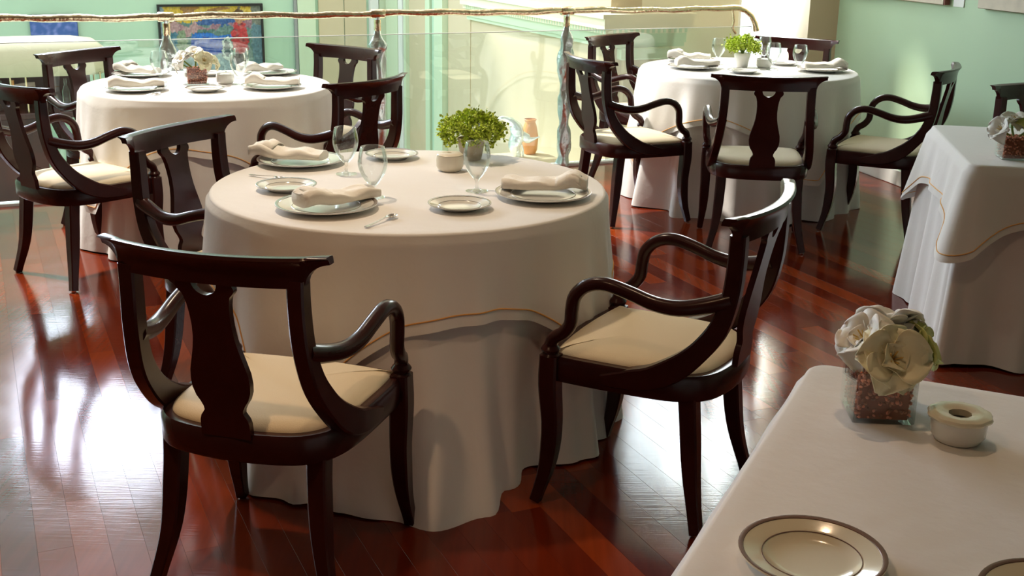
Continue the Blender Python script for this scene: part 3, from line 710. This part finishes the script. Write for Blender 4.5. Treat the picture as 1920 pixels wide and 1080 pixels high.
# square glass vases with pebbles and white blooms
def vase(x, y, rz, label, sz=.098, hh=.10, z=TS, seed=0):
    rng = random.Random(seed); t = empty('glass_vase', (x, y, z), rz, label=label, cat='vase', group='square glass vases of pebbles')
    b = MB(); h = sz/2; th = .003
    def ring(hw, zz): return [(-hw, -hw, zz), (hw, -hw, zz), (hw, hw, zz), (-hw, hw, zz)]
    for hw, zz in ((h-.004, 0), (h, .004), (h, hh), (h-th, hh), (h-th, .0055)): b.v += ring(hw, zz)
    b.f.append((3, 2, 1, 0)); b.f.append((16, 17, 18, 19))
    for k in range(4):
        for j in range(4): b.f.append((k*4+j, k*4+(j+1) % 4, k*4+4+(j+1) % 4, k*4+4+j))
    b.obj('glass_wall', 'vase_glass', t, smooth=False)
    MB().box(-h+.010, h-.010, -h+.010, h-.010, .0065, hh*.90).obj('gravel_core', 'pebble_core', t, smooth=False)
    g = MB(); base = bmesh.new(); bmesh.ops.create_icosphere(base, subdivisions=1, radius=1); bv = [v.co.copy() for v in base.verts]; bf = [[v.index for v in f.verts] for f in base.faces]; base.free()
    top = hh*.93
    for _ in range(620):
        s = rng.uniform(.0034, .0052); side = rng.randrange(5); q = h-th-s-.0005
        u, v = rng.uniform(-q, q), rng.uniform(.006+s, top)
        c = [(q, u, v), (-q, u, v), (u, q, v), (u, -q, v), (u, rng.uniform(-q, q), top)][side]
        rot = Matrix.Rotation(rng.uniform(0, 6.28), 3, Vector((rng.random()-.5, rng.random()-.5, rng.random()-.5)).normalized()); k = Vector((1, rng.uniform(.6, .9), rng.uniform(.5, .8)))*s
        g.add([Vector(c)+rot @ Vector((p.x*k.x, p.y*k.y, p.z*k.z)) for p in bv], bf)
    o = g.obj('pebbles', 'pebble', t, smooth=False); o['kind'] = 'stuff'
    return t
def petal_mesh(name, L, W, curl, material, seed):
    rng = random.Random(seed); nu, nv = 12, 9; ph = rng.uniform(0, 6)
    def fn(i, j):
        s = i/(nu-1); u = -1+2*j/(nv-1); w_ = W/2*(math.sin(PI*(s**.78)*.93+.10)**.75)
        r = L*(s*.82); z = L*.42*math.sin(s*PI*.62)-curl*L*s*s*.55
        return (r, w_*u, z+.22*W*u*u*(1-s*.5)+.035*W*math.sin(u*7+s*9+ph)*s)
    b = MB(); b.grid(nu, nv, fn); return b.mesh(name, material, ang=180)
petals = {m_: [petal_mesh('petal', .064, .074, cu, m_, i) for i, cu in enumerate((.5, .9, 1.3))] for m_ in ('petal', 'petal_white', 'petal_green')}
def bloom(pos, direction, sc, material, label, seed, group, nouter=6, ninner=4, openness=1.0, base=None, cat='flower'):
    rng = random.Random(seed); t = empty('white_bloom', pos, 0, label=label, cat=cat, group=group)
    q = Vector(direction).normalized().to_track_quat('Z', 'Y'); t.rotation_mode = 'QUATERNION'; t.rotation_quaternion = q; t.scale = (sc,)*3
    for ring, (n_, tilt, s_) in enumerate(((nouter, 12*openness, 1.0), (ninner, 40+8*(openness-1), .62))):
        for k in range(n_):
            o = link('petal', petals[material][(k+ring) % 3], t); a = 2*PI*k/n_+ring*.5+rng.uniform(-.15, .15)
            o.matrix_local = Matrix.Rotation(a, 4, 'Z') @ Matrix.Rotation(-R(tilt+rng.uniform(-7, 7)), 4, 'Y') @ Matrix.Scale(s_*rng.uniform(.9, 1.08), 4)
            md = o.modifiers.new('thick', 'SOLIDIFY'); md.thickness = .0012
    st = MB()
    for k in range(5): a = 2*PI*k/5; st.sweep([(0, 0, 0), (.004*math.cos(a), .004*math.sin(a), .014), (.009*math.cos(a), .009*math.sin(a), .026)], lambda i: circ(.0012, 5)); 
    st.obj('stamens', 'stamen', t)
    inv = t.matrix_basis.inverted()
    if base is not None:
        p1 = inv @ Vector(base); MB().sweep(spline([(0, 0, .004), (0, 0, -.02), tuple(p1*.6+Vector((0, 0, -.012))), tuple(p1)], 8), lambda i: circ(.0045, 7), ref=(.3, 1, .1)).obj('stalk', 'stem', t)
    return t

# ---- leafy-plant table
G1 = 'plates on the leafy-plant table'; GN = 'folded linen napkins'; GG = 'stemmed glasses'; GB = 'small bread plates'
plate(-.745, 4.085, big, 'wide platinum-rimmed plate beneath the napkin beside the chair behind the leafy-plant table', G1)
napkin(-.79, 4.10, R(-16), 0, 'rolled cream napkin on the wide plate near the teaspoon and first bread plate', GN)
plate(-.716, 3.665, small, 'small platinum-rimmed bread plate lying just below a teaspoon', GB)
plate(-.551, 3.415, big, 'wide platinum-rimmed plate half covered by a slanting napkin, teaspoon beside it', G1)
napkin(-.520, 3.435, R(38), 1, 'cream napkin laid slantwise on the wide plate, its rolled end showing', GN)
plate(-.440, 4.215, small, 'small empty plate behind the stemmed glasses, beside the candle jar', GB)
plate(-.160, 3.445, small, 'small empty plate with bright glaze near the table rim, apart from the napkins', GB)
plate(.092, 3.620, big, 'wide platinum-rimmed plate under a long flat napkin beside the lone wine glass', G1)
napkin(.098, 3.665, R(172), 2, 'long flat cream napkin on the wide plate beside the lone wine glass', GN)
spoon(-.81, 3.829, R(-29), 'silver teaspoon above the small bread plate, bowl toward the glasses')
spoon(-.374, 3.255, R(63), 'silver teaspoon near the table rim beside the slanting napkin')
wineglass(-.563, 3.92, gl_w, 'clear wine glass catching dark chair reflections, behind the rounder goblet', GG)
wineglass(-.432, 3.575, gl_g, 'large round clear goblet standing at the tip of the slanting napkin', GG)
wineglass(-.117, 3.690, gl_w, 'clear wine glass standing alone in front of the leafy potted plant', GG)
def candle_jar(x, y, r, h, label, material, hole=True):
    t = empty('candle_jar', (x, y, TS), 0, label=label, cat='candle jar')
    MB().lathe([(r*.72, 0), (r*.86, .004), (r, h*.25), (r*1.02, h*.6), (r*.98, h*.86), (r*.94, h*.88)], 36).obj('body', material, t)
    if hole:
        MB().lathe([(r*.96, h*.88), (r*.98, h*.9), (r*.84, h*.98), (r*.3, h*1.02), (r*.2, h*.99), (r*.16, h*.9)], 36, close=False).obj('lid', material, t)
        MB().lathe([(r*.17, h*.90), (r*.17, h*.95)], 16).obj('wick_cup', 'cutlery', t)
    else:
        MB().lathe([(r*.94, h*.88), (r, h*.98), (r*.98, h), (r*.9, h), (r*.86, h*.8), (.001, h*.7)], 36, close=False).obj('rim', material, t)
        MB().lathe([(r*.6, h*.7), (r*.6, h*.92), (r*.55, h*.95)], 24).obj('candle', 'ivory_china', t)
candle_jar(-.220, 4.010, .046, .062, 'round ivory candle jar with lid beside the leafy plant', 'ivory_china')
plant(-.155, 4.215, 1, 5, 'bushy bright green plant in clay pot, the biggest potted plant', .050, .078, .110, 1350, 'terracotta', .92, .2, -.5)

# ---- vase-of-blooms table by the glass
G2 = 'plates on the vase-of-blooms table'
plate(-1.862, 5.835, big, 'wide plate with napkin nearest the chair that stands clear on the parquet', G2)
napkin(-1.862, 5.85, R(22), 1, 'napkin on a wide plate with a teaspoon in front, vase-of-blooms table', GN)
plate(-1.525, 5.850, small, 'small plate in front of the pebble vase on the table by the glass', GB)
plate(-1.228, 6.000, big, 'wide plate under a flat napkin beside the two paired goblets', G2)
napkin(-1.225, 6.02, R(4), 2, 'flat napkin beside the two paired goblets on the table by the glass', GN)
plate(-2.005, 6.400, big, 'wide plate on the vase-of-blooms table behind the single goblet', G2)
napkin(-2.03, 6.42, R(-28), 0, 'puffed napkin on the plate in front of the tucked chair and cream canopy', GN)
plate(-1.352, 6.570, big, 'wide plate at the balustrade side, below the framed car painting', G2)
napkin(-1.40, 6.57, R(48), 0, 'high folded napkin on the plate at the balustrade side of the blooms', GN)
plate(-1.66, 6.475, small, 'small plate mostly hidden behind the pebble vase and cup', GB)
spoon(-1.742, 5.655, R(68), 'silver teaspoon on the vase-of-blooms table near its rim')
wineglass(-1.835, 6.170, gl_g, 'round goblet standing alone before the puffed napkin, vase-of-blooms table', GG)
wineglass(-1.418, 6.125, gl_w, 'goblet beside the cup on the vase-of-blooms table, front one of two', GG)
wineglass(-1.458, 6.37, gl_w, 'taller-looking goblet behind its twin on the vase-of-blooms table', GG)
candle_jar(-1.495, 6.150, .046, .052, 'pale grey cup with candle beside the vase of white blooms', 'porcelain', False)
vase(-1.632, 6.105, R(24), 'small square glass vase of brown pebbles on the round table by the glass', .108, .090, seed=21)
GF = 'white blooms in the pebble vase by the glass'
vb = (-1.632, 6.105, TS+.07)
for i, (dx, dy, dz, d, s) in enumerate([(-.05, -.03, .120, (-.6, -.7, .7), 1.0), (.05, -.035, .118, (.5, -.8, .6), 1.05), (0, .0, .145, (0, -.4, 1), 1.0), (.075, .03, .105, (.9, 0, .5), .9), (-.075, .02, .10, (-.9, .1, .6), .95)]):
    bloom((vb[0]+dx, vb[1]+dy, TS+dz), d, s, 'petal_white' if i % 2 == 0 else 'petal', ['white bloom hanging toward the single goblet, vase by the glass', 'open cream bloom facing out above the pebbles, vase by the glass', 'topmost white bloom in the pebble vase by the glass', 'cream bloom leaning toward the cup and paired goblets', 'white bloom leaning toward the puffed napkin, vase by the glass'][i], 40+i, GF, base=vb)

# ---- bright table beside the green wall
G3 = 'plates on the bright table beside the green wall'
plate(1.060, 7.180, big, 'wide plate with napkin in front of its twin, round table beside the green wall', G3)
napkin(1.085, 7.195, R(8), 2, 'napkin on the front one of two neighbouring plates beside the small plant', GN)
plate(1.105, 7.560, big, 'wide plate behind another plate, round table beside the green wall', G3)
napkin(1.09, 7.585, R(-14), 0, 'high sunlit napkin behind another napkin, round table beside the green wall', GN)
plate(1.822, 7.150, big, 'wide plate under a thick flat napkin against the green wall', G3)
napkin(1.842, 7.165, R(182), 2, 'thick flat napkin seen against the green wall', GN)
plate(1.330, 7.000, small, 'small plate just behind the crest of the straight-backed chair, below the small plant', GB)
plate(1.66, 7.46, small, 'small plate behind the wine glasses by the bright window', GB)
wineglass(1.250, 7.440, gl_w, 'wine glass before the bright corner between napkins and small plant', GG)
wineglass(1.560, 7.580, gl_w, 'wine glass right behind the small plant, before the far chair crest', GG)
wineglass(1.536, 7.190, gl_g, 'round goblet beside the grey cup and small plant', GG)
wineglass(1.672, 7.090, gl_w, 'wine glass between the round goblet and the thick flat napkin', GG)
candle_jar(1.505, 7.290, .046, .055, 'pale grey cup with candle beside the small potted plant', 'porcelain', False)
plant(1.372, 7.300, 1, 9, 'small fresh green plant in pale grey pot on the bright table', .050, .085, .096, 1050, 'porcelain', .85, .42, -.35)

# ---- table with pebble vase and ashtray
plate(.408, 1.418, creamp, 'whole cream plate with a brown metallic rim band beside the ashtray table edge', 'brown-rimmed plates')
plate(.692, 1.308, creamp, 'brown-rimmed cream plate of which only the edge shows, next to its whole twin', 'brown-rimmed plates')
ash = empty('ashtray', (.750, 1.832, TS), 0, label='white china ashtray with a cream scalloped lid and dark centre hole', cat='ashtray')
MB().lathe([(.001, 0), (.036, 0), (.0385, .002), (.041, .007), (.0445, .012), (.0455, .03), (.045, .041), (.041, .041), (.040, .014), (.001, .012)], 44, close=False).obj('bowl', 'porcelain', ash)
MB().lathe([(.045, .038), (.051, .0405), (.0525, .044), (.050, .0480), (.041, .0500), (.026, .0485), (.0185, .0465), (.0175, .036)], 60, close=False, wob=lambda a, z: 1+(.022*math.cos(10*a) if z > .0401 and z < .0481 else 0)).obj('lid', 'cream_china', ash)
MB().lathe([(.030, .0135), (.030, .0150)], 20).obj('ash', 'soil', ash)
vase(.645, 1.938, R(-4), 'square glass vase of reddish brown pebbles next to the ashtray', .106, .092, seed=22)
GQ = 'blooms in the pebble vase next to the ashtray'
vb = (.645, 1.938, TS+.075)
bloom((.648, 1.905, .880), (.02, -.85, .50), 1.22, 'petal', 'big open cream bloom facing out over the pebbles next to the ashtray', 61, GQ, base=vb, openness=.7)
bloom((.622, 1.955, .893), (-.75, -.15, .70), 1.10, 'petal_white', 'white bloom leaning over the vase edge away from the ashtray', 62, GQ, base=vb)
bloom((.668, 1.985, .905), (.1, .25, 1), 1.15, 'petal_white', 'white bloom standing highest at the back of the ashtray-table vase', 63, GQ, base=vb)
bloom((.705, 1.955, .880), (.95, -.35, .45), .95, 'petal_green', 'half-closed yellow green bloom leaning toward the ashtray', 64, GQ, 5, 4, openness=1.9, base=vb)
bloom((.700, 1.995, .895), (.75, .5, .8), .85, 'petal_white', 'small white bloom tucked behind the yellow green one', 65, GQ, 5, 3, base=vb)

# ---- draped square table near the wall
vase(1.872, 4.420, R(-6), 'square glass vase of dark pebbles on the draped table near the green wall', .106, .088, seed=23)
GR = 'blooms in the vase on the draped table'
vb = (1.872, 4.420, TS+.07)
for i, (dx, dy, dz, d, s, m_) in enumerate([(-.052, -.01, .105, (-.9, -.35, .6), 1.0, 'petal_white'), (-.01, .015, .13, (-.1, -.2, 1), 1.0, 'petal_white'), (.03, -.03, .11, (.4, -.7, .7), .95, 'petal_green'), (.07, .01, .10, (.9, -.2, .5), .95, 'petal')]):
    bloom((vb[0]+dx, vb[1]+dy, TS+dz), d, s, m_, ['ragged white bloom leaning over the draped corner of the square table', 'upright white bloom in the vase on the draped square table', 'yellow green bloom among pale ones on the draped square table', 'cream bloom turned to the green wall, draped square table'][i], 80+i, GR, base=vb)

# ---------------------------------------------------------------- ceiling downlights (out of frame) that warm the tables; the last is added fill
for i, (x, y, en, lab) in enumerate([(-1.0, 4.25, 34, 'recessed warm ceiling downlight over the leafy-plant table'), (.55, 2.75, 7, 'recessed warm ceiling downlight over the ashtray table'), (-1.1, 1.5, 16, 'added warm fill lamp shaped as a ceiling downlight near the rear wall side')]):
    t = empty('ceiling_downlight', (x, y, ROOM_H), 0, label=lab, cat='lamp', group='recessed ceiling downlights')
    MB().lathe([(.075, -.002), (.075, -.010), (.055, -.012), (.05, -.002)], 28, close=False).obj('trim_ring', 'lamp_trim', t)
    MB().lathe([(.05, -.005), (.048, -.003)], 24).obj('lens', 'lamp_glow', t)
    ld = bpy.data.lights.new('bulb', 'SPOT'); ld.energy = en*4; ld.color = [(1, .80, .58), (1, .68, .42), (1, .62, .34)][i]; ld.spot_size = R(95); ld.spot_blend = .9; ld.shadow_soft_size = .06
    lo = bpy.data.objects.new('bulb', ld); COL.objects.link(lo); lo.parent = t; lo.location = (0, 0, -.03)

# ---------------------------------------------------------------- pictures
def on_wall(s, off, z): return WA+WD*s-WN*off+Vector((0, 0, z))
def wall_pic(s0, s1, z0, z1, label, name='wall_picture'):
    t = empty(name, on_wall(s0, .0, 0), math.atan2(WD.y, WD.x), label=label, cat='picture', group='pale pictures on the green wall')
    L = s1-s0
    MB().cbox(0, L, -.038, -.004, z0, z1, .002).obj('stretcher', 'canvas_edge', t, smooth=False)
    MB().cbox(.002, L-.012, -.041, -.038, z0+.002, z1-.002, .001).obj('canvas', 'canvas_beige', t, smooth=False)
wall_pic(.15, 1.29, 1.16, 2.0, 'pale textured picture with a reddish side edge on the green wall above the round table')
wall_pic(1.610, 2.7, 1.165, 2.0, 'pale beige picture on the green wall above the square draped table')
lb = MB().cbox(0, .10, -.006, 0, 1.155, 1.215, .001).obj('wall_label', 'trim_white', None, smooth=False); lb.location = on_wall(1.33, 0, 0); lb.rotation_euler = (0, 0, math.atan2(WD.y, WD.x)); tag(lb, 'small white label card on the green wall between two pictures', 'label card')

def painting(name, e0, e1, z0, z1, fn, label, nu=170, nv=120, frame=True):
    t = empty(name, EN(0, NF), ENROT, label=label, cat='painting')
    if frame:
        b = MB(); f = .022
        b.box(e0, e1, -.05, -.005, z0, z0+f); b.box(e0, e1, -.05, -.005, z1-f, z1); b.box(e0, e0+f, -.05, -.005, z0+f, z1-f); b.box(e1-f, e1, -.05, -.005, z0+f, z1-f)
        b.obj('frame', 'frame_black', t, smooth=False)
        e0, e1, z0, z1 = e0+f, e1-f, z0+f, z1-f
    MB().box(e0, e1, -.03, -.006, z0, z1).obj('stretcher', 'frame_black', t, smooth=False)
    b = MB(); b.grid(nu+1, nv+1, lambda i, j: (e0+(e1-e0)*i/nu, -.031, z0+(z1-z0)*j/nv)); me = b.mesh('canvas', 'painting', smooth=False)
    at = me.color_attributes.new('paint', 'FLOAT_COLOR', 'POINT')
    for i in range(nu+1):
        for j in range(nv+1): at.data[i*(nv+1)+j].color = (*fn(i/nu, j/nv), 1)
    link('canvas', me, t)
from mathutils import noise
def nz(u, v, s, k=0): return noise.noise(Vector((u*s, v*s, k)))
def car_art(u, v):
    n1 = nz(u, v, 7); n2 = nz(u, v, 18, 3); uu = u+.022*n2+.012*nz(u, v, 40, 5); vv = v+.04*n1+.03*nz(u, v, 34, 9)
    c = Vector((.10, .20, .17))+Vector((.05, .06, .05))*n1
    if vv > .80: c = Vector((.62, .42, .04)) if nz(u, v*3, 5, 1) > -.15 else Vector((.35, .17, .04))
    elif vv > .68: c = Vector((.12, .22, .20)) if n1 > 0 else Vector((.30, .16, .20))
    for cx, cy in ((.13, .74), (.33, .72), (.24, .66)):
        if ((uu-cx)/.05)**2+((vv-cy)/.09)**2 < 1: c = Vector((.42, .26, .26))
    if ((uu-.20)/.06)**2+((vv-.52)/.16)**2 < 1: c = Vector((.22, .30, .18))
    if .29 < uu < .66 and .36 < vv < .60-.12*abs(uu-.45): c = Vector((.015, .07, .38))
    if .30 < uu < .70 and abs(vv-.60+.05*(uu-.5)) < .022: c = Vector((.02, .16, .55))
    if ((uu-.55)/.20)**2+((vv-.80)/.05)**2 < 1: c = Vector((.03, .10, .30))
    if uu > .28 and uu < .78 and vv < .36: c = Vector((.13, .26, .28))+Vector((.06, .06, .06))*n2
    d = math.hypot((uu-.645)/.055, (vv-.43)/.155)
    if d < 1.0: c = Vector((.05, .09, .10))
    if .62 < d < .95: c = Vector((.50, .60, .52))
    d = math.hypot((uu-.56)/.06, (vv-.10)/.2)
    if .7 < d < 1.0: c = Vector((.30, .45, .45))
    if ((uu-.78)/.085)**2+((vv-.56)/.24)**2 < 1: c = Vector((.48, .035, .04)) if n2 > -.25 else Vector((.22, .02, .03))
    if ((uu-.775)/.04)**2+((vv-.84)/.085)**2 < 1: c = Vector((.50, .24, .12))
    if ((uu-.775)/.05)**2+((vv-.92)/.04)**2 < 1: c = Vector((.10, .05, .02))
    if uu > .90: c = Vector((.10, .20, .24)) if vv < .75 else Vector((.16, .18, .14))
    if uu > .86 and vv < .16: c = Vector((.28, .16, .22))
    if uu < .04: c = Vector((.25, .35, .42))
    if .09 < uu < .15 and vv < .66: c = Vector((.05, .17, .24))
    k = 1+.45*nz(u*2.2, v, 30, 4)+.3*nz(u, v*1.6, 60, 6); c = c*k*.85+Vector((.06, .07, .06))*max(0, nz(u, v, 26, 8))*2
    return tuple(max(0, x) for x in c)
painting('framed_painting', 1.635, 2.70, -.06, .742, car_art, 'black-framed colourful painting of a blue car and red figure on the far wall')
def blue_art(u, v):
    n1 = nz(u, v*.6, 9); n2 = nz(u, v, 22, 2); c = Vector((.06, .13, .38))+Vector((.14, .13, .22))*max(0, n1+.2*n2)*2
    if v > .93 or u > .985: c = Vector((.03, .06, .16))
    return tuple(c)
painting('blue_canvas', .43, .868, .30, .658, blue_art, 'small blue abstract canvas above the cream canopy', 40, 30, False)

# ---------------------------------------------------------------- things in the atrium
bar = empty('canopy_bar', EN(.38, 4.05, LOW), ENROT, label='bar stand with cream rounded canopy on thin metal rods beyond the glass', cat='bar')
b = MB(); ns = 40; ring = []
for (s, z) in ((.80, .02), (.93, 0), (1.0, .05), (1.0, .14), (.95, .21), (.84, .262), (.6, .285), (.2, .29)):
    ring.append([( .60*s*math.copysign(abs(math.cos(2*PI*k/ns))**.45, math.cos(2*PI*k/ns)), .42*s*math.copysign(abs(math.sin(2*PI*k/ns))**.45, math.sin(2*PI*k/ns)), 1.28+z) for k in range(ns)])
for r_ in ring: b.v += r_
for i in range(len(ring)-1):
    for k in range(ns): k2 = (k+1) % ns; b.f.append((i*ns+k, i*ns+k2, (i+1)*ns+k2, (i+1)*ns+k))
b.f.append(tuple(range(ns))); b.f.append(tuple((len(ring)-1)*ns+k for k in range(ns)))
b.obj('canopy', 'canopy', bar, ang=70)
for x, y in ((-.5, -.34), (-.22, -.36), (-.1, -.36), (.06, -.36), (.5, -.34), (.5, .3), (-.5, .3)):
    MB().lathe([(.008, .97), (.008, 1.30)], 8, x, y).obj('rod', 'brass', bar)
MB().cbox(-.58, .46, .20, .24, .98, 1.29, .003).obj('back_panel', 'dark_wood', bar, smooth=False)
MB().cbox(-.62, .55, -.42, .40, .93, .98, .006).obj('counter', 'dark_wood', bar, smooth=False)
MB().cbox(-.58, .02, -.36, .36, .18, .93, .006).obj('cabinet', 'dark_wood', bar, smooth=False)
for x, y in ((-.54, -.32), (-.03, -.32), (-.54, .32), (-.03, .32)): MB().cbox(x-.025, x+.025, y-.025, y+.025, 0, .2, .003).obj('leg', 'dark_wood', bar, smooth=False)
for i, x in enumerate((-.42, -.30, -.20, .10, .22)):
    bt = MB().lathe([(.03, 0), (.033, .01), (.033, .15), (.012, .20), (.011, .25), (.013, .255)], 14).obj('bottle', ['dark_wood', 'vase_glass', 'amber', 'crystal', 'vase_glass'][i], None)
    bt.location = EN(.38+x, 4.05-.2, LOW+.981); tag(bt, ['dark brown bottle under the cream canopy', 'clear bottle under the cream canopy beside the dark one', 'amber bottle on the canopy bar counter', 'slim clear bottle standing at the rods of the canopy bar', 'clear bottle at the open end of the canopy bar counter'][i], 'bottle', 'bottles on the canopy bar')
def draped(e, n, r, h, label):
    t = empty('draped_stand', EN(e, n, LOW), 0, label=label, cat='table')
    MB().lathe([(.001, h), (r*.97, h), (r, h-.01), (r*1.02, h*.6), (r*1.12, .02), (r*1.10, .0)], 64, close=False, wob=lambda a, z: 1+.05*math.sin(11*a)*(h-z)/h).obj('cloth', 'green_cloth', t, ang=180)
    MB().lathe([(.03, 0), (.03, h-.01)], 12).obj('post', 'dark_wood', t)
draped(.80, 3.05, .26, .78, 'pale green draped round stand beyond the glass below the canopy')
draped(1.32, 4.45, .22, 1.12, 'taller pale green draped stand beside the canopy bar')
pl = empty('plinth', EN(3.46, .62, LOW), ENROT, label='cream plinth beyond the glass carrying a silver bird', cat='plinth')
MB().cbox(-.16, .22, -.14, .14, 0, .93, .006).obj('shaft', 'wall_cream', pl, smooth=False); MB().cbox(-.18, .24, -.16, .16, .93, .96, .005).obj('cap', 'wall_cream', pl, smooth=False)
bird = empty('silver_bird', EN(3.43, .60, LOW+.961), ENROT, label='silver sculpted bird with raised beak and spread wing beyond the glass', cat='sculpture')
body = spline([(.0, 0, 0), (-.02, 0, .08), (.0, 0, .15), (-.01, 0, .21), (-.05, 0, .26), (-.10, 0, .285), (-.15, 0, .29)], 26)
rb = [(0, .035), (.25, .05), (.5, .048), (.65, .03), (.8, .018), (.9, .016), (1, .004)]
MB().sweep(body, lambda i: circ(interp(rb, i/25), 12), ref=(0, 1, 0)).obj('body', 'silver', bird, ang=80)
wing = spline([(.0, 0, .18), (.06, -.01, .14), (.10, -.01, .12), (.17, -.02, .14)], 14)
MB().sweep(wing, lambda i: [(u*.5, v*1.6) for u, v in circ(interp([(0, .02), (.4, .022), (1, .003)], i/13), 10)], ref=(0, 1, 0)).obj('wing', 'silver', bird, ang=80)
MB().sweep(spline([(.05, 0, 0), (.045, 0, .06), (.02, 0, .12)], 8), lambda i: circ(.008, 8), ref=(0, 1, 0)).obj('leg', 'silver', bird)
jar = empty('amber_jar', EN(3.57, .68, LOW+.961), 0, label='tall amber orange jar standing behind the silver bird', cat='jar')
MB().lathe([(.04, 0), (.055, .03), (.062, .12), (.05, .20), (.038, .235), (.045, .25), (.04, .25), (.03, .22)], 28, close=False).obj('body', 'amber', jar)
MB().lathe([(.044, .248), (.047, .252), (.044, .256)], 24, close=False).obj('lip', 'amber', jar)
